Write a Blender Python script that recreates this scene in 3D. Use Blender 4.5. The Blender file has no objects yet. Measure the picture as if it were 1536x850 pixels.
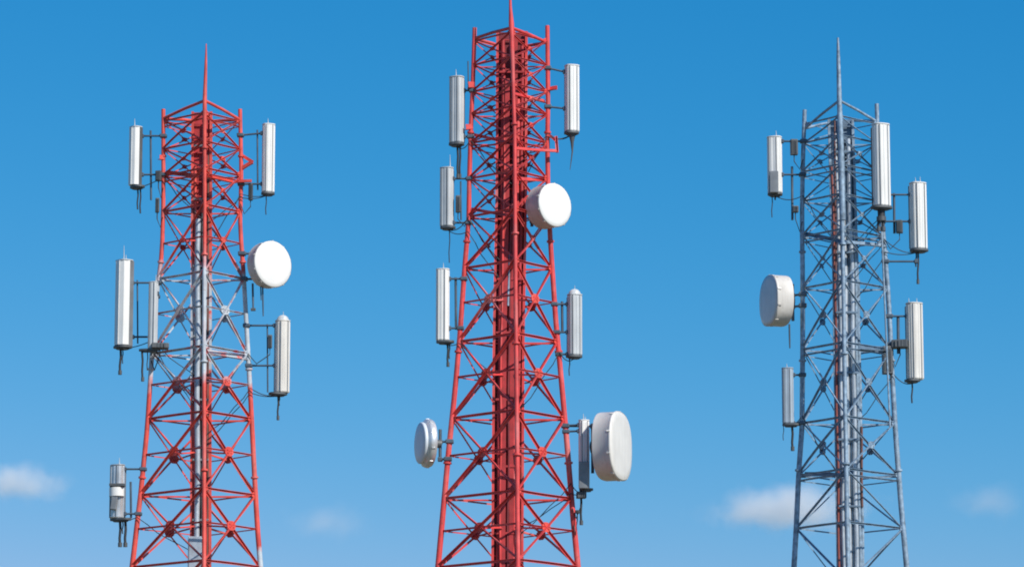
import bpy, bmesh, math, random
from mathutils import Vector, Matrix
R = math.radians
random.seed(7)
scene = bpy.context.scene
COL = scene.collection

# ------------------------------------------------------------------ camera
PITCH = R(10.5); LENS = 131.0; SENSOR = 36.0; CAM = Vector((0, 0, 1.7))
cd = bpy.data.cameras.new('camera'); cam = bpy.data.objects.new('camera', cd); COL.objects.link(cam)
cam.location = CAM; cam.rotation_euler = (R(90) + PITCH, 0, 0)
cd.lens = LENS; cd.sensor_width = SENSOR; cd.clip_start = 0.5; cd.clip_end = 40000
scene.camera = cam

# ------------------------------------------------------------------ sky, sun, exposure
SUN_AZ = R(44)      # to the right of straight behind the camera
SUN_EL = R(40)
sun_dir = Vector((math.sin(SUN_AZ) * math.cos(SUN_EL), -math.cos(SUN_AZ) * math.cos(SUN_EL), math.sin(SUN_EL)))
world = bpy.data.worlds.new('World'); scene.world = world; world.use_nodes = True
wn = world.node_tree; wn.nodes.clear()
out = wn.nodes.new('ShaderNodeOutputWorld'); bg = wn.nodes.new('ShaderNodeBackground')
sky = wn.nodes.new('ShaderNodeTexSky'); sky.sky_type = 'NISHITA'; sky.sun_disc = False
sky.sun_elevation = SUN_EL; sky.sun_rotation = math.atan2(sun_dir.x, sun_dir.y)
sky.air_density = 1.0; sky.dust_density = 0.3; sky.ozone_density = 2.0; sky.altitude = 0
SKY_GAIN = (0.02672, 0.8103, 1.9242); SKY_POW = (3.022, 0.970, 0.697); SKY_CAP = (5.2, 8.0, 9.0)
sep = wn.nodes.new('ShaderNodeSeparateColor'); com = wn.nodes.new('ShaderNodeCombineColor')
wn.links.new(sky.outputs[0], sep.inputs[0])
for i in range(3):
    pw = wn.nodes.new('ShaderNodeMath'); pw.operation = 'POWER'; pw.inputs[1].default_value = SKY_POW[i]
    ml = wn.nodes.new('ShaderNodeMath'); ml.operation = 'MULTIPLY'; ml.inputs[1].default_value = SKY_GAIN[i]
    mn = wn.nodes.new('ShaderNodeMath'); mn.operation = 'MINIMUM'; mn.inputs[1].default_value = SKY_CAP[i]
    wn.links.new(sep.outputs[i], mn.inputs[0]); wn.links.new(mn.outputs[0], pw.inputs[0]); wn.links.new(pw.outputs[0], ml.inputs[0]); wn.links.new(ml.outputs[0], com.inputs[i])
wn.links.new(com.outputs[0], bg.inputs[0]); bg.inputs[1].default_value = 0.1
wn.links.new(bg.outputs[0], out.inputs[0])
sd = bpy.data.lights.new('sun', 'SUN'); sd.energy = 4.9; sd.angle = R(0.53); sd.color = (1.0, 0.955, 0.88)
so = bpy.data.objects.new('sun', sd); COL.objects.link(so)
so.rotation_euler = (-sun_dir).to_track_quat('-Z', 'Y').to_euler(); so.location = (60, -60, 90)
vs = scene.view_settings
vs.view_transform = 'Standard'; vs.look = 'None'; vs.exposure = 0.0; vs.gamma = 1.0; vs.use_curve_mapping = False
scene.render.engine = 'CYCLES'
scene.cycles.use_denoising = True
scene.render.filter_size = 1.9
try: scene.cycles.pixel_filter_type = 'BLACKMAN_HARRIS'; scene.cycles.filter_width = 1.9
except Exception: pass
scene.cycles.volume_step_rate = 0.6
scene.cycles.volume_bounces = 8

# ------------------------------------------------------------------ pixel (of the 1536 x 850 survey) to a place in the world
def ray(px, py):
    k = SENSOR / LENS / 1536.0
    c = Vector(((px - 768) * k, (425 - py) * k, -1))
    return Matrix.Rotation(R(90) + PITCH, 3, 'X') @ c
def at(px, py, Y):
    d = ray(px, py)
    return CAM + d * ((Y - CAM.y) / d.y)
def ppm(Y):
    return 1.0 / (at(769, 425, Y).x - at(768, 425, Y).x)

# ------------------------------------------------------------------ mesh builder
class MB:
    def __init__(s): s.v = []; s.f = []; s.sm = []
    def add(s, vs_, fs, smooth=False):
        o = len(s.v); s.v += [Vector(a) for a in vs_]
        for f in fs: s.f.append([o + i for i in f]); s.sm.append(smooth)
        return s
    def frame(s, d, up=None):
        d = d.normalized(); up = up or Vector((0, 0, 1))
        if abs(d.dot(up)) > 0.97: up = Vector((0.3, -1, 0)) if abs(d.z) > 0.9 else Vector((0, 0, 1))
        a = d.cross(up).normalized(); return a, a.cross(d).normalized()
    def tube(s, pts, r, n=10, up=None, caps=True):
        pts = [Vector(p) for p in pts]
        rr = r if isinstance(r, (list, tuple)) else [r] * len(pts)
        V = []; F = []
        for i, p in enumerate(pts):
            d = pts[min(i + 1, len(pts) - 1)] - pts[max(i - 1, 0)]
            a, b = s.frame(d, up)
            for k in range(n):
                t = 2 * math.pi * k / n; V.append(p + (a * math.cos(t) + b * math.sin(t)) * rr[i])
        for i in range(len(pts) - 1):
            for k in range(n):
                q = (k + 1) % n; F.append([i * n + k, i * n + q, (i + 1) * n + q, (i + 1) * n + k])
        s.add(V, F, True)
        if caps:
            s.add(V[:n], [list(range(n))[::-1]]); s.add(V[-n:], [list(range(n))])
        return s
    def section(s, pts, prof, up=None):
        """sweep a closed 2D profile along pts"""
        pts = [Vector(p) for p in pts]; n = len(prof); V = []; F = []
        for i, p in enumerate(pts):
            d = pts[min(i + 1, len(pts) - 1)] - pts[max(i - 1, 0)]
            a, b = s.frame(d, up)
            for (x, y) in prof: V.append(p + a * x + b * y)
        for i in range(len(pts) - 1):
            for k in range(n):
                q = (k + 1) % n; F.append([i * n + k, i * n + q, (i + 1) * n + q, (i + 1) * n + k])
        F.append(list(range(n))[::-1]); F.append([(len(pts) - 1) * n + k for k in range(n)])
        return s.add(V, F)
    def angle(s, p0, p1, w, t=0.009, bow=0.0, up=None, flip=False):
        p0, p1 = Vector(p0), Vector(p1); d = p1 - p0
        a, b = s.frame(d, up)
        off = (a * random.uniform(-1, 1) + b * random.uniform(-1, 1)) * bow
        pts = [p0.lerp(p1, k / 4) + off * (4 * (k / 4) * (1 - k / 4)) for k in range(5)]
        h = w / 2; m = -1 if flip else 1
        prof = [(-h * m, -h), (h * m, -h), (h * m, -h + t), ((-h + t) * m, -h + t), ((-h + t) * m, h), (-h * m, h)]
        if flip: prof = prof[::-1]
        return s.section(pts, prof, up)
    def box(s, c, sx, sy, sz, M=None, bev=0.0):
        c = Vector(c); x, y, z = sx / 2, sy / 2, sz / 2
        M = M or Matrix.Identity(3)
        b = min(bev, x * .9, y * .9, z * .9)
        if b <= 0:
            V = [c + M @ Vector((i * x, j * y, k * z)) for k in (-1, 1) for j in (-1, 1) for i in (-1, 1)]
            return s.add(V, [[0, 2, 3, 1], [4, 5, 7, 6], [0, 1, 5, 4], [2, 6, 7, 3], [0, 4, 6, 2], [1, 3, 7, 5]])
        bm = bmesh.new(); bmesh.ops.create_cube(bm, size=1)
        bmesh.ops.scale(bm, vec=(sx, sy, sz), verts=bm.verts)
        bmesh.ops.bevel(bm, geom=list(bm.edges), offset=b, segments=2, profile=.5, affect='EDGES')
        bm.verts.index_update()
        s.add([c + M @ v.co for v in bm.verts], [[v.index for v in f.verts] for f in bm.faces]); bm.free(); return s
    def prism(s, outline, z0, z1, M, c, cap0=True, cap1=True, smooth=False):
        n = len(outline); c = Vector(c)
        V = [c + M @ Vector((x, y, z)) for z in (z0, z1) for (x, y) in outline]
        s.add(V, [[k, (k + 1) % n, n + (k + 1) % n, n + k] for k in range(n)], smooth)
        if cap0: s.add(V[:n], [list(range(n))[::-1]])
        if cap1: s.add(V[n:], [list(range(n))])
        return s
    def rings(s, rings, smooth=True, close0=True, close1=True):
        n = len(rings[0]); V = [p for r in rings for p in r]; F = []
        for i in range(len(rings) - 1):
            for k in range(n):
                q = (k + 1) % n; F.append([i * n + k, i * n + q, (i + 1) * n + q, (i + 1) * n + k])
        s.add(V, F, smooth)
        if close0: s.add(rings[0], [list(range(n))[::-1]])
        if close1: s.add(rings[-1], [list(range(n))])
        return s
    def build(s, name, mat, parent=None, origin=None):
        o0 = Vector(origin) if origin is not None else (parent_origin(parent) if parent else Vector((0, 0, 0)))
        me = bpy.data.meshes.new(name)
        me.from_pydata([v - o0 for v in s.v], [], s.f); me.update()
        me.polygons.foreach_set('use_smooth', s.sm)
        bm = bmesh.new(); bm.from_mesh(me); bmesh.ops.recalc_face_normals(bm, faces=bm.faces); bm.to_mesh(me); bm.free()
        me.materials.append(mat)
        o = bpy.data.objects.new(name, me); COL.objects.link(o)
        if parent: o.parent = parent
        else: o.location = o0
        return o
def parent_origin(p):
    while p.parent: p = p.parent
    return Vector(p.location)
def thing(name, label, cat, loc, group=None):
    o = bpy.data.objects.new(name, None); COL.objects.link(o); o.location = loc
    o.empty_display_size = .3; o['label'] = label; o['category'] = cat
    if group: o['group'] = group
    return o

# ------------------------------------------------------------------ materials
def mat(name, base, rough=.5, metal=0.0, var=.12, scale=3.0, bump=.0, streak=0.0, streak_col=(.12, .1, .08), bands=None, band_col=(.72, .74, .76), fade=0.0, fade_col=(.7, .5, .48), rust=0.0, edge=.05, patch=0):
    m = bpy.data.materials.new(name); m.use_nodes = True; nt = m.node_tree; N = nt.nodes; L = nt.links
    b = N['Principled BSDF']; b.inputs['Roughness'].default_value = rough; b.inputs['Metallic'].default_value = metal
    tc = N.new('ShaderNodeTexCoord')
    def noise(sc, det=4, vec=None, sz=None):
        n = N.new('ShaderNodeTexNoise'); n.inputs['Scale'].default_value = sc; n.inputs['Detail'].default_value = det
        if sz:
            mp = N.new('ShaderNodeMapping'); mp.inputs['Scale'].default_value = sz
            L.new(tc.outputs['Object'], mp.inputs[0]); L.new(mp.outputs[0], n.inputs[0])
        else: L.new(tc.outputs['Object'], n.inputs[0])
        return n.outputs[0]
    def mix(fac, a, c, bt='MIX'):
        x = N.new('ShaderNodeMix'); x.data_type = 'RGBA'; x.blend_type = bt
        if hasattr(fac, 'links'): L.new(fac, x.inputs[0])
        else: x.inputs[0].default_value = fac
        for sck, val in ((x.inputs[6], a), (x.inputs[7], c)):
            if hasattr(val, 'links'): L.new(val, sck)
            else: sck.default_value = (*val, 1)
        return x.outputs[2]
    def ramp(v, a, c):
        r = N.new('ShaderNodeMapRange'); r.inputs[1].default_value = a; r.inputs[2].default_value = c
        L.new(v, r.inputs[0]); return r.outputs[0]
    def mul(v, k):
        x = N.new('ShaderNodeMath'); x.operation = 'MULTIPLY'; L.new(v, x.inputs[0]); x.inputs[1].default_value = k; return x.outputs[0]
    c = base
    if bands:
        sp = N.new('ShaderNodeSeparateXYZ'); L.new(tc.outputs['Object'], sp.inputs[0])
        wob = N.new('ShaderNodeMath'); wob.operation = 'MULTIPLY_ADD'; L.new(noise(2.6, 5), wob.inputs[0]); wob.inputs[1].default_value = .5 + edge * 3; L.new(sp.outputs[2], wob.inputs[2])
        for (z0, z1) in bands:
            a = ramp(wob.outputs[0], z0 + .25 + edge * .5, z0 + .25 + edge * 2.5); d = ramp(wob.outputs[0], z1 + .25 + edge * 2.5, z1 + .25 + edge * .5)
            x = N.new('ShaderNodeMath'); x.operation = 'MULTIPLY'; L.new(a, x.inputs[0]); L.new(d, x.inputs[1]); fac = x.outputs[0]
            if patch:      # flaked white paint lets some of the old red through
                y = N.new('ShaderNodeMath'); y.operation = 'MULTIPLY'; L.new(fac, y.inputs[0]); L.new(ramp(noise(4.5, 6), .34, .48), y.inputs[1]); fac = y.outputs[0]
            c = mix(fac, c, band_col)
    v = ramp(noise(scale), .3, .7)
    c = mix(v, mix(1.0, c, (1 - var,) * 3, 'MULTIPLY'), mix(1.0, c, (1 + var * .6,) * 3, 'MULTIPLY'))
    if fade: c = mix(mul(ramp(noise(.8, 5), .52, .72), fade), c, fade_col)
    if rust: c = mix(mul(ramp(noise(9, 6), .6, .75), rust), c, (.16, .06, .03))
    if streak: c = mix(mul(ramp(noise(1, 5, sz=(14, 14, .7)), .5, .75), streak), c, streak_col)
    L.new(c, b.inputs['Base Color'])
    rr = N.new('ShaderNodeMapRange'); L.new(noise(scale * 2.3), rr.inputs[0]); rr.inputs[3].default_value = max(.05, rough - .12); rr.inputs[4].default_value = min(1, rough + .15)
    L.new(rr.outputs[0], b.inputs['Roughness'])
    if bump:
        bp = N.new('ShaderNodeBump'); bp.inputs['Strength'].default_value = bump; bp.inputs['Distance'].default_value = .01
        L.new(noise(scale * 8, 5), bp.inputs['Height']); L.new(bp.outputs[0], b.inputs['Normal'])
    return m
YL, YC, YR = 103.0, 100.0, 101.5       # distance of the three towers
zL = lambda py: at(300, py, YL).z
RED = (.69, .064, .060); LRED = (.70, .082, .060); DRED = (.42, .032, .036); WHITE = (.50, .56, .61)
M_red_band = mat('red_white_banded_paint', LRED, .45, var=.25, bands=[(zL(572), zL(408))], band_col=WHITE, rust=.45, fade=.3, fade_col=(.72, .36, .34), edge=.25, patch=1, streak=.25, streak_col=(.2, .05, .04))
M_red_band_leg = mat('red_white_banded_tube_paint', LRED, .45, var=.25, bands=[(zL(572), zL(408))], band_col=WHITE, rust=.45, fade=.35, fade_col=(.72, .36, .34), edge=.3, streak=.25, streak_col=(.2, .05, .04))
M_red_joint = mat('rusty_red_joint_paint', LRED, .55, var=.3, rust=.9, fade=.4, fade_col=(.72, .36, .34))
M_red_band_foot = mat('red_white_banded_foot_paint', LRED, .45, var=.25, bands=[(zL(572), zL(408)), (zL(900), zL(822))], band_col=WHITE, rust=.35, fade=.12, edge=.1)
M_dred_band = mat('dull_red_banded_paint', DRED, .55, var=.3, bands=[(zL(548), zL(395))], band_col=(.42, .46, .5), rust=.4, edge=.3)
M_red = mat('red_paint', RED, .45, var=.25, rust=.5, fade=.42, fade_col=(.74, .34, .32), streak=.25, streak_col=(.2, .04, .04))
M_dred = mat('dull_red_paint', DRED, .55, var=.3, rust=.4)
M_maroon = mat('maroon_paint', (.19, .02, .026), .6, var=.3)
M_galv = mat('galvanised_steel', (.27, .37, .47), .45, .2, var=.45, scale=8, fade=.35, fade_col=(.45, .52, .58), rust=.25, streak=.35, streak_col=(.07, .09, .12))
M_galv_brace = mat('dull_galvanised_steel', (.24, .34, .45), .5, .15, var=.4, scale=8, rust=.3)
M_galv_light = mat('bright_galvanised_steel', (.50, .55, .60), .38, .4, var=.2, scale=5, streak=.25, streak_col=(.12, .14, .17))
M_galv_dark = mat('weathered_steel', (.15, .22, .30), .5, .2, var=.3)
M_white = mat('white_radome', (.80, .79, .76), .3, var=.06, streak=.28, streak_col=(.5, .48, .44), scale=2)
M_dishwhite = mat('white_dish_cover', (.80, .79, .765), .45, var=.05, streak=.10, streak_col=(.6, .57, .52), scale=2)
M_cream = mat('cream_radome', (.72, .69, .64), .42, var=.07, streak=.35, streak_col=(.42, .39, .35), scale=2)
M_grey = mat('grey_radome', (.54, .56, .57), .32, var=.1, streak=.3, streak_col=(.22, .23, .25), scale=2)
M_bluegrey = mat('blue_grey_radome', (.36, .43, .50), .4, var=.1, streak=.3, streak_col=(.18, .22, .27), scale=2)
M_metal = mat('brushed_metal', (.66, .67, .68), .28, .5, var=.25, scale=2.5, streak=.4, streak_col=(.12, .12, .12))
M_chrome = mat('pale_polished_rim', (.72, .73, .74), .3, .45, var=.2, scale=2.5, streak=.3, streak_col=(.25, .25, .26))
M_paleface = mat('pale_dish_cover', (.62, .66, .70), .45, var=.08)
M_dark = mat('dark_housing', (.10, .108, .115), .5, .2, var=.25)
M_mid = mat('grey_housing', (.22, .235, .25), .45, .3, var=.2)
M_black = mat('black_cable', (.03, .033, .038), .55, var=.2)
M_bracket = mat('dull_bracket_steel', (.085, .115, .15), .5, .3, var=.3)
M_drum = mat('dish_drum', (.62, .59, .55), .45, var=.1, streak=.45, streak_col=(.36, .33, .3), scale=2)
M_orange = mat('orange_red_cable', (.27, .07, .055), .5, var=.25)
M_brown = mat('brown_cable', (.16, .07, .055), .5, var=.25)

# ------------------------------------------------------------------ ground
gm = bpy.data.materials.new('dry_grass_ground'); gm.use_nodes = True
gn = gm.node_tree; gb = gn.nodes['Principled BSDF']; gb.inputs['Roughness'].default_value = .95
nz = gn.nodes.new('ShaderNodeTexNoise'); nz.inputs['Scale'].default_value = .08; nz.inputs['Detail'].default_value = 9
gc = gn.nodes.new('ShaderNodeTexCoord'); gn.links.new(gc.outputs['Object'], nz.inputs[0])
cr = gn.nodes.new('ShaderNodeValToRGB'); cr.color_ramp.elements[0].position = .35; cr.color_ramp.elements[1].position = .65
cr.color_ramp.elements[0].color = (.07, .085, .035, 1); cr.color_ramp.elements[1].color = (.24, .20, .13, 1)
gn.links.new(nz.outputs[0], cr.inputs[0]); gn.links.new(cr.outputs[0], gb.inputs['Base Color'])
g = MB(); n = 24; S = 9000
g.add([((i / n - .5) * 2 * S, (j / n - .5) * 2 * S, 0) for j in range(n + 1) for i in range(n + 1)],
      [[j * (n + 1) + i, j * (n + 1) + i + 1, (j + 1) * (n + 1) + i + 1, (j + 1) * (n + 1) + i] for j in range(n) for i in range(n)])
go = g.build('ground', gm); go['kind'] = 'structure'

# ------------------------------------------------------------------ lattice towers
def interp(tab, z):
    if z <= tab[0][0]: a, b = tab[0], tab[1]
    elif z >= tab[-1][0]: a, b = tab[-2], tab[-1]
    else:
        for a, b in zip(tab, tab[1:]):
            if a[0] <= z <= b[0]: break
    return a[1] + (b[1] - a[1]) * (z - a[0]) / (b[0] - a[0])
class Tower:
    def __init__(s, Y, left, right, front, axis, label):
        s.Y = Y
        s.lt = sorted((p.z, p.x) for p in (at(px, py, Y) for py, px in left))
        s.rt = sorted((p.z, p.x) for p in (at(px, py, Y) for py, px in right))
        s.ft = []
        for py, px in front:
            p = at(px, py, Y)
            for _ in range(4): p = at(px, py, Y - s.w(p.z))
            s.ft.append((p.z, p.x))
        s.ft.sort()
        s.at_ = sorted((p.z, p.x) for p in (at(px, py, Y) for py, px in axis))
        s.root = thing('lattice_tower', label, 'radio tower', (s.c(0), Y, 0), 'lattice towers')
    def low(s, tab, z):      # below the picture the legs run on straight
        if z < tab[0][0]:
            k = (tab[3][1] - tab[0][1]) / (tab[3][0] - tab[0][0]); return tab[0][1] + k * (z - tab[0][0])
        return interp(tab, z)
    def w(s, z): return (s.low(s.rt, z) - s.low(s.lt, z)) / 2
    def c(s, z): return (s.low(s.rt, z) + s.low(s.lt, z)) / 2
    def leg(s, k, z):
        if k == 'L': return Vector((s.low(s.lt, z), s.Y, z))
        if k == 'R': return Vector((s.low(s.rt, z), s.Y, z))
        if k == 'F':
            x = interp(s.ft, z) if z > s.ft[0][0] else s.c(z) + (s.ft[0][1] - s.c(s.ft[0][0]))
            return Vector((x, s.Y - s.w(z), z))
        return Vector((s.c(z), s.Y + s.w(z), z))
    def ax(s, z): return Vector((interp(s.at_, z) if z > s.at_[0][0] else s.c(z) + s.at_[0][1] - s.c(s.at_[0][0]), s.Y, z))
    def z(s, py): return at(768, py, s.Y).z
    def legs(s, tops, m, r0, r1, mr=None):
        for k in 'LRFB':
            zt = s.z(tops[k]); zs = [0.0]
            while zs[-1] < zt - .6: zs.append(zs[-1] + .55)
            zs.append(zt)
            rr = [r0 + (r1 - r0) * max(0, (q - 10) / (zt - 10)) for q in zs]
            if k == 'F': rr = [q * .82 for q in rr]
            b = MB().tube([s.leg(k, q) for q in zs], rr, 12)
            lg = b.build('leg', mr if (k == 'R' and mr) else m, s.root)
            q = 9.2       # bolted flange collars
            while q < zt - 1:
                p = s.leg(k, q); d = (s.leg(k, q + .1) - p).normalized(); rad = r0 + (r1 - r0) * max(0, (q - 10) / (zt - 10))
                MB().tube([p - d * .025, p + d * .025], rad * 1.5, 12).build('flange', m, lg); q += 3.05
    def braces(s, rows, m, mg, wd0, wh0, faces='LF FR RB BL'.split()):
        """rows: (py_low, py_high, style) ; X, Z (single diagonal zigzag), K"""
        flip = False
        for ri, (p0, p1, st) in enumerate(rows):
            z0, z1 = s.z(p0), s.z(p1); flip = not flip
            wd, wh = [q * min(1, .70 + .30 * (z0 - s.z(200)) / (s.z(640) - s.z(200))) for q in (wd0, wh0)]
            for fi, f in enumerate(faces):
                a0, b0, a1, b1 = s.leg(f[0], z0), s.leg(f[1], z0), s.leg(f[0], z1), s.leg(f[1], z1)
                nrm = (b0 - a0).cross(a1 - a0).normalized()
                k = 0.035
                thin = 1.0 if f in ('LF', 'FR') else .72
                if 'H' in st: MB().angle(a1, b1, wh * thin, bow=.012, up=nrm).build('horizontal_brace', m, s.root)
                if 'D' in st: MB().angle(a1 + Vector((0, 0, -.16)), b1 + Vector((0, 0, -.16)), wh * .8 * thin, bow=.015, up=nrm).build('horizontal_brace', m, s.root)
                if 'X' in st:
                    MB().angle(a0 + nrm * k, b1 + nrm * k, wd * thin, bow=.03, up=nrm).build('diagonal_brace', m, s.root)
                    MB().angle(b0 - nrm * k, a1 - nrm * k, wd * thin, bow=.03, up=nrm, flip=True).build('diagonal_brace', m, s.root)
                    t = (b0 - a0).length / ((b0 - a0).length + (b1 - a1).length); cz = z0 + (z1 - z0) * t
                    cen = a0.lerp(b1, t)
                    if 'M' in st:
                        MB().angle(s.leg(f[0], cz), s.leg(f[1], cz), wh * .75 * thin, bow=.012, up=nrm).build('horizontal_brace', m, s.root)
                    u = (b0 - a0).normalized(); v = nrm.cross(u)
                    gp = MB(); q = (.105 + .04 * ('M' in st)) * (.55 + .45 * wd / wd0 if wd > wd0 * .9 else .62)
                    oct_ = [(q * math.cos(R(22.5 + 45 * i)) * 1.25, q * math.sin(R(22.5 + 45 * i))) for i in range(8)]
                    gp.prism(oct_, -.008, .008, Matrix((u, v, nrm)).transposed(), cen)
                    for (bx, bz) in ((.07, .04), (-.07, .04), (.07, -.04), (-.07, -.04), (0, 0)):
                        e = cen + u * bx + v * bz; gp.tube([e - nrm * .03, e + nrm * .03], .016, 6)
                    gp.build('gusset_plate', mg, s.root)
                if 'Z' in st:
                    fl_ = flip ^ (f in ('FR', 'BL'))
                    e0, e1 = (a0, b1) if fl_ else (b0, a1)
                    MB().angle(e0, e1, wd * thin, bow=.02, up=nrm).build('diagonal_brace', m, s.root)
            if 'P' in st:
                cz = z1 - .05
                for kx in 'LFRB':
                    MB().angle(s.leg(kx, cz), s.ax(cz) + (s.leg(kx, cz) - s.ax(cz)) * .18, wh * .8, bow=.01).build('plan_brace', m, s.root)
            if 'S' in st:      # star arms: struts from the middle of each face to the ladder column
                cz = (z0 + z1) / 2
                for f in faces:
                    mid = (s.leg(f[0], cz) + s.leg(f[1], cz)) / 2
                    MB().angle(mid, s.ax(cz + .12) + (mid - s.ax(cz)) * .2, wd * .75, bow=.02).build('plan_brace', m, s.root)
    def gussets(s, pys, m, size=.2):
        for py in pys:
            z = s.z(py)
            for k in 'LRF':
                p = s.leg(k, z); q = MB(); c = s.ax(z)
                for kk in [a for a in 'LRFB' if a + k in ('LF', 'FL', 'FR', 'RF', 'RB', 'BR', 'LB', 'BL')]:
                    d = (s.leg(kk, z) - p).normalized(); nn = d.cross(Vector((0, 0, 1)))
                    q.prism([(0.03, -size / 2), (size * .75, -size * .2), (size * .75, size * .2), (.03, size / 2)], -.007, .007,
                            Matrix((d, Vector((0, 0, 1)), nn)).transposed(), p)
                q.build('joint_plate', m, s.root)
    def tray(s, py0, py1, width, mback, mrail, mrung, dy=0.0):
        """cable tray climbing the middle of the tower: back sheet, side rails, rungs"""
        z1 = s.z(py1); zs = [0.5 + i * (z1 - .5) / 30 for i in range(31)]
        h = width / 2; o = Vector((0, dy, 0))
        b = MB().section([s.ax(q) + o + Vector((0, .06, 0)) for q in zs], [(-h * .96, -.004), (h * .96, -.004), (h * .96, .004), (-h * .96, .004)], up=Vector((0, 1, 0)))
        tr = b.build('cable_tray', mback, s.root)
        for sg in (-1, 1):
            MB().section([s.ax(q) + o + Vector((sg * h, 0, 0)) for q in zs], [(-.035, -.07), (.035, -.07), (.035, .07), (-.035, .07)], up=Vector((0, 1, 0))).build('side_rail', mrail, tr)
        q = 9.0
        while q < z1:
            MB().box(s.ax(q) + o + Vector((0, -.02, 0)), width - .075, .035, .035).build('rung', mrung, tr); q += .42
    def riser(s, py0, py1, dx, dy, r, m, name='feeder_cable', wob=.012, n=8):
        z0 = s.z(py0) if py0 < 1000 else .5
        z1 = s.z(py1); k = max(6, int((z1 - z0) / .5)); pts = []
        ph = random.uniform(0, 6)
        for i in range(k + 1):
            q = z0 + (z1 - z0) * i / k
            pts.append(s.ax(q) + Vector((dx + wob * math.sin(q * 1.7 + ph), dy + wob * math.cos(q * 1.3 + ph), 0)))
        MB().tube(pts, r, n).build(name, m, s.root)
    def duct(s, py1, dx, dy, w, d, m):
        z1 = s.z(py1); zs = [.5 + i * (z1 - .5) / 30 for i in range(31)]; h = w / 2
        MB().section([s.ax(q) + Vector((dx, dy, 0)) for q in zs], [(-h, -d / 2), (h, -d / 2), (h, d / 2), (-h, d / 2)], up=Vector((0, 1, 0))).build('cable_duct', m, s.root)
    def clips(s, pys, width, dy, m):
        for py in pys:
            MB().box(s.ax(s.z(py)) + Vector((0, dy, 0)), width, .03, .06, bev=.008).build('cable_clamp', m, s.root)
    def rod(s, pts, m, Yoff=None):
        """lightning rod on top of the front leg: list of (px, py, radius)"""
        y = s.Y - s.w(s.z(pts[0][1]))
        MB().tube([at(a, b, y) for a, b, _ in pts], [r for *_, r in pts], 12).build('lightning_rod', m, s.root)
    def bar(s, name, a, b, w, m, ya=0.0, yb=0.0, tube=False, bow=.01):
        p, q = at(*a, s.Y + ya), at(*b, s.Y + yb)
        (MB().tube([p, q], w / 2, 8) if tube else MB().angle(p, q, w, bow=bow)).build(name, m, s.root)
    def crown(s, apex, lj, rj, m, w=.085):
        """sloping ring bars from the side legs up to the front and back legs"""
        zf = at(apex[0], apex[1], s.Y - s.w(s.z(apex[1]))).z
        F = s.leg('F', zf); B = s.leg('B', zf - .12)
        for (px, py) in (lj, rj):
            p = at(px, py, s.Y)
            for e in (F, B): MB().tube([p, p.lerp(e, .5) + Vector((0, 0, .02)), e], w / 2, 8).build('crown_bar', m, s.root)

# --- left tower: red with one white band
TL = Tower(YL, [(165, 245), (240, 245), (300, 245), (380, 243), (440, 235), (530, 228), (640, 221), (740, 211), (830, 200.5), (850, 198)],
           [(165, 360), (260, 362), (340, 360), (420, 366), (520, 371.5), (600, 376), (700, 381), (790, 386), (850, 391)],
           [(150, 307), (300, 307), (500, 306), (850, 306)], [(150, 303), (400, 302), (850, 301)],
           'leftmost lattice tower, red with one worn white band across its middle')
TL.legs({'L': 164, 'R': 164, 'F': 148, 'B': 172}, M_red_band_leg, .08, .058, M_red_band_foot)
rowsL = [(965, 850, 'XHMP'), (850, 742, 'XHMSP'), (742, 628, 'XHMSP'), (628, 530, 'XHMSP'), (530, 418, 'XHMP'), (418, 318, 'XHMSP'), (318, 264, 'XHDP'), (264, 224, 'XH'), (224, 182, 'XHDP')]
TL.braces(rowsL, M_red_band, M_red_band, .062, .06)
TL.gussets([742, 628, 530, 418, 318, 262, 182], M_red_band)
TL.crown((296, 151), (245, 178), (360, 180), M_red_band, .09)
TL.tray(1100, 168, .52, M_dred_band, M_red_band, M_dred_band)
for dx, dy, r, m, top in ((-.17, -.06, .042, M_red_band, 250), (-.09, -.13, .078, M_galv_light, 330), (.035, -.06, .04, M_black, 300), (.12, -.08, .05, M_dred_band, 180), (.19, -.05, .036, M_brown, 230), (-.12, -.02, .03, M_black, 420)):
    TL.riser(1100, top, dx, dy, r, m)
TL.clips([780, 690, 600, 505, 400, 300, 220], .46, -.13, M_mid)
TL.rod([(306.5, 300, .05), (307, 150, .062), (308.6, 100, .042), (309.3, 66, .014)], M_red_band)
# long outer bars crossing in front at the platform
TL.bar('platform_beam', (247, 258), (308, 264), .12, M_red_band, 0, -1.0)
TL.bar('platform_beam', (308, 262), (352, 272), .12, M_red_band, -1.0, -.1)
TL.bar('platform_beam', (307, 526), (371, 536), .15, M_red_band, -1.15, 0)
TL.bar('outrigger', (361, 232), (379, 243), .09, M_red_band, 0, -.1)
TL.bar('outrigger', (379, 243), (361, 254), .09, M_red_band, -.1, 0)
TL.bar('outrigger', (352, 272), (377, 271), .09, M_red_band, -.1, -.2)
TL.bar('outrigger', (246, 237), (238, 236), .12, M_red_band, 0, -.1)
b = MB().box(at(295, 832, YL) + Vector((0, -.36, 0)), .42, .2, .95, bev=.02)
jb = b.build('junction_cabinet', M_galv_light, TL.root)
MB().box(at(295, 832, YL) + Vector((0, -.47, 0)), .35, .02, .85, bev=.006).build('door', M_galv_light, jb)

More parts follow.
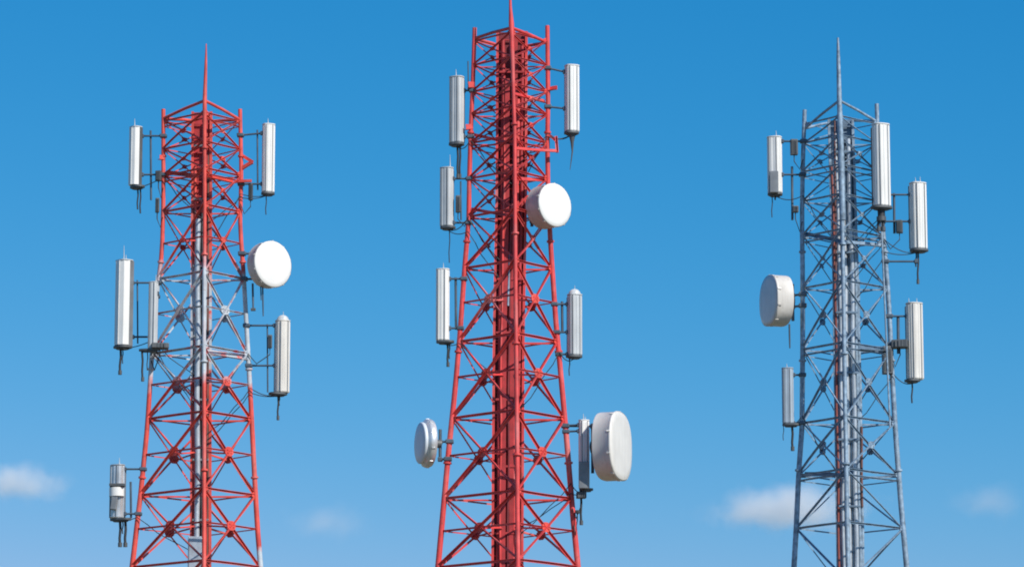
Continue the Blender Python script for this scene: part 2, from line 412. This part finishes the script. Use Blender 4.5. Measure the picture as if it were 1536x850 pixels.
# --- middle tower: all red
TC = Tower(YC, [(40, 712), (120, 709.5), (200, 706), (265, 704), (330, 703), (400, 697), (500, 690), (580, 683), (680, 672.5), (790, 662.5), (850, 657)],
           [(40, 821), (150, 822), (215, 821), (290, 822), (370, 826), (480, 833.5), (560, 841), (660, 850), (780, 860), (850, 867)],
           [(40, 767), (200, 772), (400, 773), (600, 775), (850, 777)], [(40, 768), (300, 767), (500, 763), (850, 761)],
           'tallest lattice tower, in the middle, painted red all over')
TC.legs({'L': 42, 'R': 39, 'F': 36, 'B': 55}, M_red, .085, .062)
rowsC = [(970, 850, 'XHMP'), (850, 747, 'XHMSP'), (747, 627, 'XHMSP'), (627, 512, 'XHMSP'), (512, 402, 'XHMSP'), (402, 325, 'XHP'), (325, 268, 'XHP'), (268, 215, 'XHDP'), (215, 172, 'XHP'), (172, 138, 'XH'), (138, 98, 'XHP'), (98, 62, 'XH')]
TC.braces(rowsC, M_red, M_red_joint, .066, .064)
TC.gussets([747, 627, 512, 402, 325, 268, 215, 138, 62], M_red_joint)
TC.crown((758, 42), (712, 58), (820, 64), M_red, .09)
TC.tray(1100, 48, .80, M_maroon, M_red, M_dred)
for dx, dy, r, m, top in ((-.24, -.08, .06, M_dred, 60), (-.01, -.06, .03, M_dred, 330), (.17, -.08, .05, M_red, 150), (.28, -.06, .05, M_dred, 70), (-.17, -.03, .035, M_black, 200), (.23, -.02, .03, M_black, 300)):
    TC.riser(1100, top, dx, dy, r, m)
TC.duct(120, -.12, -.1, .13, .14, M_dred); TC.duct(60, .10, -.085, .12, .12, M_dred)
TC.riser(1100, 160, -.2, -.16, .03, M_red); TC.riser(1100, 300, .01, -.14, .035, M_maroon)
TC.riser(460, 365, -.02, -.15, .03, M_galv)
TC.clips([800, 700, 600, 500, 420, 330, 250, 180, 110], .70, -.15, M_dred)
TC.rod([(770.2, 140, .05), (767, 36, .075), (765.6, 12, .042), (764.8, -35, .016)], M_red)
TC.bar('platform_beam', (706, 201), (770, 216), .085, M_red, 0, -1.0)
TC.bar('platform_beam', (772, 222), (836, 226), .085, M_red, -1.0, -.2)
TC.bar('platform_beam', (706, 313), (772, 324), .085, M_red, 0, -1.0)
TC.bar('platform_beam', (771, 140), (819, 152), .1, M_red, -1.0, 0)
TC.bar('platform_beam', (773, 268), (820, 270), .1, M_red, -1.0, 0)
TC.bar('outrigger', (820, 200), (835, 212), .065, M_red, 0, -.2)
TC.bar('outrigger', (834, 204), (836, 229), .065, M_red, -.2, -.2)
TC.bar('outrigger', (821, 134), (835, 131), .12, M_red, 0, -.1)
TC.bar('outrigger', (710, 128), (701, 128), .16, M_red, 0, -.1)
TC.bar('outrigger', (707, 190), (697, 191), .14, M_red, 0, -.1)

# --- right tower: galvanised
TR = Tower(YR, [(165, 1207), (250, 1204), (330, 1203), (420, 1204), (520, 1204), (640, 1203), (710, 1198), (800, 1194), (850, 1191)],
           [(155, 1315), (260, 1318), (340, 1324), (450, 1333), (560, 1338), (660, 1344), (750, 1351), (850, 1360)],
           [(150, 1259), (300, 1263), (500, 1266), (850, 1272)], [(150, 1260), (400, 1268), (850, 1275)],
           'rightmost lattice tower, unpainted blue grey galvanised steel')
TR.legs({'L': 165, 'R': 156, 'F': 150, 'B': 176}, M_galv, .082, .06)
rowsR = [(965, 880, 'ZHM'), (880, 792, 'ZH'), (792, 712, 'ZHDP'), (712, 634, 'XHP'), (634, 524, 'XHDP'), (524, 432, 'XHP'), (432, 355, 'XHDP'), (355, 302, 'XHP'), (302, 258, 'ZHD'), (258, 215, 'XHP'), (215, 186, 'ZH')]
TR.braces(rowsR, M_galv_brace, M_galv, .05, .054)
TR.gussets([792, 712, 634, 524, 432, 355, 258, 186], M_galv, .17)
TR.crown((1258, 151), (1207, 193), (1314, 182), M_galv, .075)
TR.tray(1100, 180, .66, M_galv_dark, M_galv, M_galv_dark)
for dx, dy, r, m, top in ((-.3, -.09, .032, M_orange, 250), (-.13, -.06, .04, M_brown, 520), (-.17, -.1, .05, M_galv_light, 200), (-.03, -.12, .075, M_galv_light, 170), (.09, -.07, .045, M_galv_dark, 260), (.17, -.12, .065, M_galv_light, 210), (.27, -.08, .045, M_galv, 340), (.03, -.03, .03, M_black, 200), (.345, -.02, .05, M_galv, 420), (-.23, -.03, .05, M_galv_brace, 200)):
    TR.riser(1100, top, dx, dy, r, m)
TR.riser(760, 640, .36, -.1, .035, M_brown)
TR.clips([760, 660, 560, 470, 380, 300, 230], .6, -.19, M_galv_dark)
TR.rod([(1264, 330, .085), (1262, 240, .085), (1259, 150, .07), (1257.5, 90, .055), (1256.8, 57, .03)], M_galv)
TR.bar('platform_beam', (1205, 350), (1262, 362), .11, M_galv_dark, 0, -1.0)
TR.bar('platform_beam', (1264, 362), (1330, 368), .11, M_galv, -1.0, 0)
TR.bar('platform_beam', (1205, 710), (1268, 712), .11, M_galv_dark, 0, -1.3)
TR.bar('platform_beam', (1290, 520), (1338, 523), .14, M_galv_dark, -.9, 0)
TR.bar('stay_rod', (1321, 312), (1335, 640), .055, M_galv, -.35, -.35, True)
TR.bar('stay_rod', (1252, 180), (1254, 420), .05, M_brown, -.5, -.5, True)

# ------------------------------------------------------------------ antennas
def outline(W, D, n=3.2, ribs=0, depth=.02, N=192):
    pts = []
    for i in range(N):
        t = 2 * math.pi * i / N
        c, s_ = math.cos(t), math.sin(t)
        x = math.copysign(abs(c) ** (2 / n), c) * W / 2; y = math.copysign(abs(s_) ** (2 / n), s_) * D / 2
        pts.append(Vector((x, y)))
    if ribs:
        per = [0]
        for i in range(N): per.append(per[-1] + (pts[(i + 1) % N] - pts[i]).length)
        tot = per[-1]
        for i in range(N):
            ph = (per[i] / tot * ribs) % 1
            k = 1 - depth * (0 if .22 < ph < .78 else 1)
            pts[i] = pts[i] * k
    return [(p.x, p.y) for p in pts]
def cable(pts, r, name, m, root):
    MB().tube(pts, r, 8).build(name, m, root)
def panel(label, T, box, style='rib', yaw=0, dY=0.0, m=None, back=None, base=None, whips=(), cables=(), arms=(), pipe=None, boxes=(), side='L', ribs=14, cone=False, dome=False, n=2.7, depth=.85, plate_m=None):
    x0, y0, x1, y1 = box
    Y = T.Y + dY; S = ppm(Y)
    bot = at((x0 + x1) / 2, y1, Y); top = at((x0 + x1) / 2, y0, Y); top = Vector((bot.x * .5 + top.x * .5, Y, top.z)); bot = Vector((top.x, Y, bot.z))
    W = (x1 - x0) / S; H = top.z - bot.z; D = W * depth
    m = m or M_white
    root = thing('panel_antenna', label, 'antenna', bot, 'panel antennas on the towers')
    Mz = Matrix.Rotation(R(yaw), 3, 'Z')      # local -y is the front
    if style == 'rib':
        ol = outline(W, D, n, ribs, .045)
        b = MB().prism(ol, .03, H - .03, Mz, bot)
        ins = [(x * .9, y * .9) for x, y in ol]
        for (za, zb) in ((H - .03, H), (.03, 0)):
            N = len(ol); b.add([bot + Mz @ Vector((x, y, za)) for x, y in ol] + [bot + Mz @ Vector((x, y, zb)) for x, y in ins],
                               [[k, (k + 1) % N, N + (k + 1) % N, N + k] for k in range(N)] + [[N + k for k in range(N)]])
        rd = b.build('radome', m, root)
        # darker fixing strips let into the ribs
        st = MB()
        for fx in (-.30, .22):
            st.box(bot + Mz @ Vector((W * fx, -D / 2 * .93, H / 2)), W * .055, .03, H * .985, Mz)
        st.build('joint_strip', M_mid, root)
        if back:
            MB().box(bot + Mz @ Vector((0, D * .42, H / 2)), W * .82, D * .3, H * .96, Mz, .015).build('back_housing', back, root)
    else:            # faceted front cover on a dark metal back channel
        h = W / 2
        ol = [(-h, D * .05), (-h * .82, -D * .34), (-h * .3, -D * .52), (h * .3, -D * .52), (h * .82, -D * .34), (h, D * .05)]
        b = MB().prism(ol, .02, H, Mz, bot); b.build('radome', m, root)
        ob = [(-h * .96, D * .055), (h * .96, D * .055), (h * .86, D * .42), (h * .4, D * .5), (-h * .4, D * .5), (-h * .86, D * .42)]
        MB().prism(ob, .0, H * .995, Mz, bot).build('back_housing', back or M_mid, root)
        st = MB()
        for fx in (-.3, .3):
            st.box(bot + Mz @ Vector((h * fx, -D * .523, H / 2)), W * .05, .012, H * .97, Mz)
        st.build('joint_strip', M_white, root)
    # caps
    cp = MB(); ot = [(x * 1.02, y * 1.02) for x, y in outline(W, D, n, 0, N=48)]
    cp.prism(ot, H + .001, H + .028, Mz, bot); cp.build('top_cap', m if style == 'rib' else M_grey, root)
    pm = plate_m or M_dark
    bw, bs = (base if base else (1.06, 0))
    bp = MB(); ob = outline(W * bw, D * 1.1, 2.6, 0, N=48)
    bp.prism([(x, y) for x, y in ob], -.055, -.001, Mz, bot + Vector((bs / S, 0, 0))); bp.prism([(x * .7, y * .7) for x, y in ob], -.09, -.054, Mz, bot + Vector((bs / S, 0, 0)))
    bp.build('base_plate', pm, root)
    if dome:
        rg = [[top + Vector((math.cos(t * math.pi / 8) * W * .42 * math.cos(e), math.sin(t * math.pi / 8) * W * .34 * math.cos(e), .03 + W * .38 * math.sin(e))) for t in range(16)] for e in (0, .4, .8, 1.15, 1.45)]
        MB().rings(rg).build('dome', M_grey, root)
    for (wx, wy) in whips:
        p = at(wx, wy, Y); q = Vector((p.x, Y, top.z))
        MB().tube([q, q.lerp(p, .3) + Vector((.006, 0, 0)), p], [.022, .014, .006], 6).build('whip', M_grey, root)
    for c in cables:            # (px, py_end, radius px, kind)
        px, pe, rp = c[0], c[1], c[2]
        a = at(px, y1, Y); e = at(px + (c[3] if len(c) > 3 else 0), pe, Y); a.z = bot.z - .05
        cable([a, a.lerp(e, .35) + Vector((.012, .01, 0)), a.lerp(e, .7) + Vector((-.01, 0, 0)), e], rp / S, 'cable_tail', M_black, root)
        if rp >= 1.4: MB().tube([e + Vector((0, 0, .09)), e + Vector((0, 0, -.03))], rp / S * 1.55, 8).build('connector', M_dark, root)
    if cone:
        a = Vector((bot.x, Y, bot.z - .06)); MB().tube([a, a - Vector((0, 0, .22)), a - Vector((-.005, 0, .5)), at(cone[0], cone[1], Y)], [.1, .05, .022, .008], 10).build('spike', M_dark, root)
    if pipe:                    # (px, py_top, py_bottom, width px)
        MB().tube([at(pipe[0], pipe[1], Y + .05), at(pipe[0] + .6, pipe[2], Y + .05)], pipe[3] / 2 / S, 8).build('mounting_pipe', M_bracket, root)
    for a in arms:              # (py, px_from, rise px) from the antenna to its tower leg
        py, px = a[0], a[1]; p = at(px, py, Y); l = T.leg(side, p.z)
        l = Vector((l.x, l.y, p.z + (a[2] / S if len(a) > 2 else 0)))
        am = MB().tube([p, p.lerp(l, .5), l], .028, 8)
        am.box(l, .2, .2, .10, bev=.02); am.box(p, .10, .12, .11, bev=.015)
        am.build('bracket_arm', M_bracket, root)
    a = bot + Vector((0, .02, -.06)); l = T.leg(side, bot.z - .1); e = T.ax(l.z - .9)
    for j in range(random.choice((1, 1, 2))):
        w_ = random.uniform(.04, .16); q = l + Vector((0, -.12, random.uniform(-.1, .35)))
        pts = [a + Vector((.03 * j, 0, 0))]
        for k in range(1, 9):
            t = k / 8; p = a.lerp(q, t); p.z -= w_ * 4 * t * (1 - t); pts.append(p)
        f = e + Vector((random.uniform(-.2, .2), -.1, random.uniform(-.8, .2)))
        for k in range(1, 7):
            t = k / 6; p = q.lerp(f, t); p.z -= .1 * 4 * t * (1 - t); p.x += .03 * math.sin(k * 2.1); pts.append(p)
        MB().tube(pts, .013, 6).build('jumper_cable', M_black, root)
    for (bx, by, bw_, bh_) in boxes:
        c = at(bx, by, Y - .06); bb = MB().box(c, bw_ / S, max(.14, bw_ * .8 / S), bh_ / S, Matrix.Rotation(R(random.uniform(-20, 20)), 3, 'Z'), .02)
        for k in range(4): bb.box(c + Vector(((k - 1.5) * bw_ / S / 5, -max(.14, bw_ * .8 / S) / 2 - .008, 0)), bw_ / S / 12, .02, bh_ / S * .8)
        ru = bb.build('radio_unit', M_dark, root)
        e = T.ax(c.z - .5) ; l = T.leg(side, c.z - .35)
        MB().tube([c - Vector((0, 0, bh_ / 2 / S)), c + Vector((0, 0, -bh_ / 2 / S - .18)), c.lerp(l, .6) + Vector((0, -.05, -.42)), l + Vector((0, -.1, .0))], .016, 6).build('jumper_cable', M_black, root)
    return root

LT, CT, RT = 'red and white banded tower', 'tall red middle tower', 'grey tower'
# left tower
panel('white six sided panel antenna topmost at left of the ' + LT, TL, (193, 192, 213, 279), 'facet', -54, m=M_white, back=M_dark, base=(1.3, 4), whips=[(202, 178)],
      cables=[(206.5, 314, 1.2), (210.5, 320, 1.2)], arms=[(204, 213), (262, 213)], pipe=(226, 196, 300, 3.2), boxes=[(238, 264, 9, 16), (236, 308, 6, 22)], side='L')
panel('white panel antenna topmost at right of the ' + LT, TL, (393, 188, 412, 289), 'rib', 20, m=M_white, back=M_mid, whips=[(402, 178)], cables=[(399, 322, .8)],
      arms=[(200, 393, -3), (276, 393)], pipe=(386, 195, 285, 2.6), boxes=[(376, 288, 6, 26)], side='R', ribs=12)
panel('largest silvery six sided panel antenna far out on the left of the white band', TL, (172, 392, 199, 519), 'facet', -50, m=M_white, back=M_mid, base=(1.05, 0), whips=[(186, 368), (189, 382)],
      cables=[(181, 560, 1.8, -1), (184, 545, .8)], arms=[(424, 199), (505, 199)], pipe=(206, 420, 515, 2.4), side='L')
panel('slim grey tube antenna before the left leg at the white band', TL, (222.5, 424, 236.5, 523), 'rib', -15, -.45, m=M_grey, back=M_mid, base=(2.4, -4), whips=[(234, 412)],
      cables=[(213, 570, 1.6, 1), (221, 555, .8)], arms=[(440, 236), (518, 236)], boxes=[(240, 519, 26, 8)], side='L', ribs=9)
panel('finely ribbed beige antenna with domed top, right of the ' + LT, TL, (412.5, 482, 434.5, 589), 'rib', 25, m=M_cream, back=M_mid, base=(1.25, -6), whips=[(425, 467)],
      cables=[(417, 628, 1.4), (419, 608, .9)], arms=[(488, 412), (548, 412)], pipe=(401, 486, 588, 2.4), boxes=[(405, 512, 6, 20)], side='R', ribs=26, dome=True, n=2.4, depth=.95)
rt = panel('short battered silver antenna lowest on the left of the ' + LT, TL, (165, 698, 186.5, 777), 'rib', -30, m=M_metal, back=M_mid, base=(1.6, 6), whips=[(179, 686)],
      cables=[(180, 818, 2.0), (188, 818, 2.0), (184, 800, .9)], arms=[(703, 187), (770, 187)], pipe=(196, 722, 776, 3.4), side='L', ribs=10)
S_ = ppm(YL)
MB().box(at(172, 748, YL - .22), 9 / S_, .16, 32 / S_, Matrix.Rotation(R(7), 3, 'Y'), .02).build('radio_unit', M_mid, rt)
MB().tube([at(175, 744, YL - .12), at(175, 731, YL - .12)], 11.2 / S_, 20).build('cover_sleeve', M_white, rt)
MB().box(at(176, 727, YL - .2), 23 / S_, .25, 4 / S_, bev=.01).build('clamp_band', M_dark, rt)
# middle tower
panel('grey panel antenna topmost on the left side of the ' + CT, TC, (674, 117, 696, 215), 'rib', -25, m=M_grey, back=M_dark, base=(1.05, 0), whips=[(684, 104)],
      cables=[(686, 266, 1.7, 1), (690, 266, 1.5)], arms=[(136, 696), (205, 696)], pipe=(702, 92, 135, 2), side='L', ribs=12)
panel('white panel antenna topmost at right of the ' + CT, TC, (847, 100, 869, 198), 'rib', 20, m=M_white, back=M_mid, base=(1.0, -1), cone=(855, 255),
      arms=[(108, 847, 6), (163, 847, 3)], side='R', ribs=14)
panel('grey striped panel antenna second from top at left of the ' + CT, TC, (660, 253, 680, 340), 'rib', -25, m=M_grey, back=M_mid, base=(1.15, 2), whips=[(675, 232)],
      cables=[(674, 394, .8)], arms=[(268, 680), (334, 680)], pipe=(691, 272, 330, 2.6), boxes=[(687, 306, 7, 26)], side='L', ribs=11)
panel('white panel antenna third from top at left of the ' + CT, TC, (654, 405, 674, 511), 'rib', -10, m=M_white, back=M_mid, base=(1.35, 4), whips=[(665, 394)],
      cables=[(671, 548, 1.6, 1), (674, 538, 1)], arms=[(418, 674), (492, 674)], pipe=(683.5, 416, 494, 4), side='L', ribs=10)
panel('silver ribbed panel antenna lower on the right side of the ' + CT, TC, (851, 443, 873, 533), 'rib', 22, m=M_grey, back=M_dark, base=(1.1, -1), whips=[(862, 428)],
      cables=[(854, 563, .9)], arms=[(456, 851), (498, 851), (531, 851)], pipe=(843, 452, 498, 4), side='R', ribs=14, dome=True)
rt = panel('narrow grey antenna between the right leg and the biggest dish', TC, (868, 631, 884, 732), 'rib', 15, -.1, m=M_white, back=M_mid, base=(1.3, 3), whips=[(875, 620), (878, 624)],
      cables=[(871, 785, 1.8, 1)], arms=[(637, 868), (646, 868)], boxes=[(872, 742, 14, 10), (866, 767, 6, 5)], side='R', ribs=8)
S_ = ppm(YC)
MB().box(at(876, 712, YC - .36), 15.5 / S_, .12, 40 / S_, bev=.015).build('shield_plate', M_mid, rt)
# right tower
rt = panel('white panel antenna topmost on the left side of the ' + RT, TR, (1151, 207, 1173, 290), 'rib', -18, m=M_white, back=M_mid, base=(1.0, 0), whips=[(1164, 196)],
      cables=[(1158, 326, .8), (1163, 300, 1.2)], arms=[(212, 1173), (262, 1173)], pipe=(1188, 250, 330, 4), boxes=[(1191, 221, 11, 24), (1193, 314, 9, 10)], side='L', ribs=8)
S_ = ppm(YR)
MB().box(at(1161, 273, YR - .26), 13 / S_, .12, 33 / S_, bev=.015).build('radio_unit', M_mid, rt)
panel('largest white panel antenna standing before the right leg of the ' + RT, TR, (1309, 188, 1335, 310), 'rib', 24, -.7, m=M_white, back=M_dark, base=(1.28, -1),
      cables=[(1318, 345, 2.2), (1325, 345, 2.4), (1322, 330, 5)], arms=[(220, 1312), (300, 1312)], side='R', ribs=14)
panel('white panel antenna farthest out on the upper right of the ' + RT, TR, (1365, 276, 1390, 374), 'rib', 24, m=M_white, back=M_mid, base=(1.1, 0), whips=[(1373, 266), (1380, 265)],
      cables=[(1377, 424, 1.5), (1374, 400, 1.2)], arms=[(292, 1365), (332, 1365), (392, 1374)], pipe=(1341, 290, 350, 4), boxes=[(1349, 340, 10, 20)], side='R', ribs=16)
panel('beige panel antenna with two horns on top, lower right of the ' + RT, TR, (1360, 456, 1384.5, 569), 'rib', 22, m=M_cream, back=M_mid, base=(.9, -5), whips=[(1363, 447), (1375, 447)],
      cables=[(1368, 604, 1.3)], arms=[(474, 1360), (516, 1360)], pipe=(1347, 474, 530, 5), boxes=[(1350, 516, 24, 12), (1331, 540, 15, 42)], side='R', ribs=12)
panel('slim bluish antenna low on the left leg of the ' + RT, TR, (1173, 553, 1190.5, 635), 'rib', -10, m=M_bluegrey, back=M_mid, base=(1.45, 4), whips=[(1180, 545)],
      cables=[(1188, 674, 1.9, 1), (1175, 660, .6)], arms=[(634, 1190), (562, 1190)], side='L', ribs=8)

# dishes
def dish(label, T, cen, rpx, yaw, depth_px, dY=0.0, n=2.0, tilt=0, back_px=14, m_face=None, m_drum=None, rim=1.0, arms=(), side='L', drops=(), hub=True):
    Y = T.Y + dY; S = ppm(Y); C = at(cen[0], cen[1], Y); Rr = rpx / S; d = depth_px / S; bk = back_px / S
    a = R(yaw); nrm = Vector((math.sin(a) * math.cos(R(tilt)), -math.cos(a) * math.cos(R(tilt)), math.sin(R(tilt)))); u = Vector((math.cos(a), math.sin(a), 0)); v = u.cross(nrm) * -1
    if v.z < 0: v = -v
    root = thing('microwave_dish', label, 'dish antenna', C - nrm * d, 'drum dishes on the towers')
    N = 72
    def ring(r, off):
        L_ = []
        for k in range(N):
            t = 2 * math.pi * k / N; c, s = math.cos(t), math.sin(t)
            q = (abs(c) ** n + abs(s) ** n) ** (-1 / n)
            L_.append(C + (u * c + v * s) * r * q + nrm * off)
        return L_
    if rim == 1.0:
        MB().rings([ring(Rr * .985, -.03), ring(Rr * .985, .0), ring(Rr * .965, .014), ring(Rr * .8, .024), ring(Rr * .5, .034), ring(Rr * .2, .04), ring(.01, .041)]).build('radome', m_face or M_dishwhite, root)
        dr = MB().rings([ring(Rr * .99, .004), ring(Rr, -.006), ring(Rr, -.05), ring(Rr * .985, -.06), ring(Rr * .985, -d + .05), ring(Rr * .97, -d)], close0=False, close1=False)
    else:            # flat cover in front of a wider polished rim
        MB().rings([ring(Rr * .97, -.08), ring(Rr, -.05), ring(Rr, .0), ring(Rr * .97, .02), ring(Rr * .5, .03), ring(.01, .034)]).build('radome', m_face or M_dishwhite, root)
        dr = MB().rings([ring(Rr * .96, -.06), ring(Rr * rim * .97, -.12), ring(Rr * rim, -.16), ring(Rr * rim, -d + .06), ring(Rr * rim * .95, -d)], close0=False, close1=False)
    dm = dr.build('drum', m_drum or M_drum, root)
    MB().rings([ring(Rr * .97 * rim ** .5, -d), ring(Rr * .8, -d - bk * .35), ring(Rr * .45, -d - bk * .8), ring(Rr * .2, -d - bk)], close0=False).build('back_shell', m_drum or M_drum, root)
    fr = Rr * (rim + .012)
    for k in range(10):      # clips that hold the cover to the drum
        t = 2 * math.pi * (k + .5) / 10; c_, s_ = math.cos(t), math.sin(t); q = (abs(c_) ** n + abs(s_) ** n) ** (-1 / n)
        e = (u * c_ + v * s_).normalized(); tt = nrm.cross(e)
        MB().box(C + (u * c_ + v * s_) * fr * q * .995 - nrm * (.06 if rim == 1 else .2), .05, .022, .10, Matrix((tt, e, nrm)).transposed(), .006).build('cover_clip', m_drum or M_drum, root)
    hb = C - nrm * (d + bk); MB().tube([hb + nrm * .05, hb - nrm * .16], Rr * .2, 14).build('hub', M_dark, root)
    hc = hb - nrm * .14
    mp = MB().tube([hc + Vector((0, 0, -Rr * .75)), hc + Vector((0, 0, Rr * .7))], .045, 10); mp.build('mounting_pipe', M_bracket, root)
    for dz in arms:
        p = hc + Vector((0, 0, dz * Rr)); l = T.leg(side, p.z)
        am = MB().tube([p, p.lerp(l, .5), l], .032, 8); am.box(l, .22, .22, .11, bev=.02); am.box(p, .13, .13, .12, bev=.02); am.build('bracket_arm', M_bracket, root)
    for (px, p0, p1, r) in drops:
        A = at(px, p0, Y + .1); B = at(px + .8, p1, Y + .1)
        MB().tube([A, A.lerp(B, .6), B], [r / S, r / S, r * .75 / S], 8).build('cable_tail', M_bracket, root)
        if r > 1.5: MB().box(B, r * 4.5 / S, r * 3 / S, r * 2.6 / S, bev=.01).build('connector', M_dark, root)
    return root
dish('bright white round dish high on the right of the ' + LT, TL, (409.5, 396), 35.5, 42, 19, -.5, arms=(.6, -.5), side='R', back_px=10, drops=[(379, 425, 464, 1.6), (394, 428, 474, 1.2), (391, 428, 450, 1)])
dish('bright white round dish against the right leg of the ' + CT, TC, (832.5, 307.5), 33.5, 42, 30, -.75, arms=(.5, -.5), side='R', back_px=14)
dish('small blue grey dish with a polished rim, facing left from the ' + CT, TC, (630.5, 664), 31, -73, 17, -.1, arms=(.1, -.75), side='L', rim=1.17, m_drum=M_chrome, m_face=M_paleface, back_px=6)
dish('biggest dish, a deep white drum low on the right of the ' + CT, TC, (931.5, 668.5), 51.5, 70, 29, -.2, n=2.5, arms=(.62,), side='R', m_drum=M_cream, m_face=M_cream, back_px=8)
dish('pale dish with a stained rim facing left from the ' + RT, TR, (1153, 450.5), 38.5, -73, 26, 0, n=2.35, arms=(.25, -.2), side='L', m_drum=M_drum, m_face=M_grey, back_px=5, drops=[(1184, 486, 522, 1.4)])

# ------------------------------------------------------------------ clouds, small and thin, far off and low
def cloud(label, x0, y0, x1, y1, dens, seed, Y=2600, cover=.5):
    a = at(x0, y1, Y); b = at(x1, y0, Y); c = (a + b) / 2; sx, sz = (b.x - a.x) / 2, (b.z - a.z) / 2; sy = sx * .7
    m = bpy.data.materials.new('cloud_vapour'); m.use_nodes = True; nt = m.node_tree; N = nt.nodes; L = nt.links
    N.remove(N['Principled BSDF']); pv = N.new('ShaderNodeVolumePrincipled'); L.new(pv.outputs[0], N['Material Output'].inputs['Volume'])
    pv.inputs['Color'].default_value = (.97, .97, .98, 1); pv.inputs['Anisotropy'].default_value = -0.25
    tc = N.new('ShaderNodeTexCoord')
    nrm = N.new('ShaderNodeVectorMath'); nrm.operation = 'DIVIDE'; nrm.inputs[1].default_value = (sx, sy, sz); L.new(tc.outputs['Object'], nrm.inputs[0])
    ln = N.new('ShaderNodeVectorMath'); ln.operation = 'LENGTH'; L.new(nrm.outputs[0], ln.inputs[0])
    nz = N.new('ShaderNodeTexNoise'); nz.noise_dimensions = '4D'; nz.inputs['W'].default_value = seed; nz.inputs['Scale'].default_value = 1.0 / sz; nz.inputs['Detail'].default_value = 4.5; nz.inputs['Roughness'].default_value = .55
    L.new(tc.outputs['Object'], nz.inputs[0])
    # density = smooth( noise*k + (1-len) - cover )
    fa = N.new('ShaderNodeMath'); fa.operation = 'MULTIPLY_ADD'; L.new(nz.outputs[0], fa.inputs[0]); fa.inputs[1].default_value = 1.5; fa.inputs[2].default_value = .25 - cover
    sb = N.new('ShaderNodeMath'); sb.operation = 'SUBTRACT'; L.new(fa.outputs[0], sb.inputs[0]); L.new(ln.outputs['Value'], sb.inputs[1])
    mr = N.new('ShaderNodeMapRange'); mr.interpolation_type = 'SMOOTHSTEP'; L.new(sb.outputs[0], mr.inputs[0]); mr.inputs[1].default_value = -.42; mr.inputs[2].default_value = .75; mr.inputs[4].default_value = dens / sy
    L.new(mr.outputs[0], pv.inputs['Density'])
    bm = bmesh.new(); bmesh.ops.create_icosphere(bm, subdivisions=4, radius=1); bmesh.ops.scale(bm, vec=(sx * 1.15, sy * 1.15, sz * 1.15), verts=bm.verts)
    me = bpy.data.meshes.new('cloud'); bm.to_mesh(me); bm.free(); me.materials.append(m)
    o = bpy.data.objects.new('cloud', me); COL.objects.link(o); o.location = c
    o['label'] = label; o['category'] = 'cloud'; o['group'] = 'small clouds low in the sky'
    return o
cloud('soft white cloud cut by the left edge of the photo', -90, 690, 130, 758, 1.7, 3.1)
cloud('faintest thin cloud wisp, between the left and middle towers', 405, 748, 570, 818, .38, 8.4)
cloud('brightest flat bottomed cloud passing behind the grey tower', 1035, 718, 1345, 806, 2.6, 1.7)
cloud('faint small cloud puff to the right of the grey tower', 1405, 718, 1560, 788, .42, 5.2)
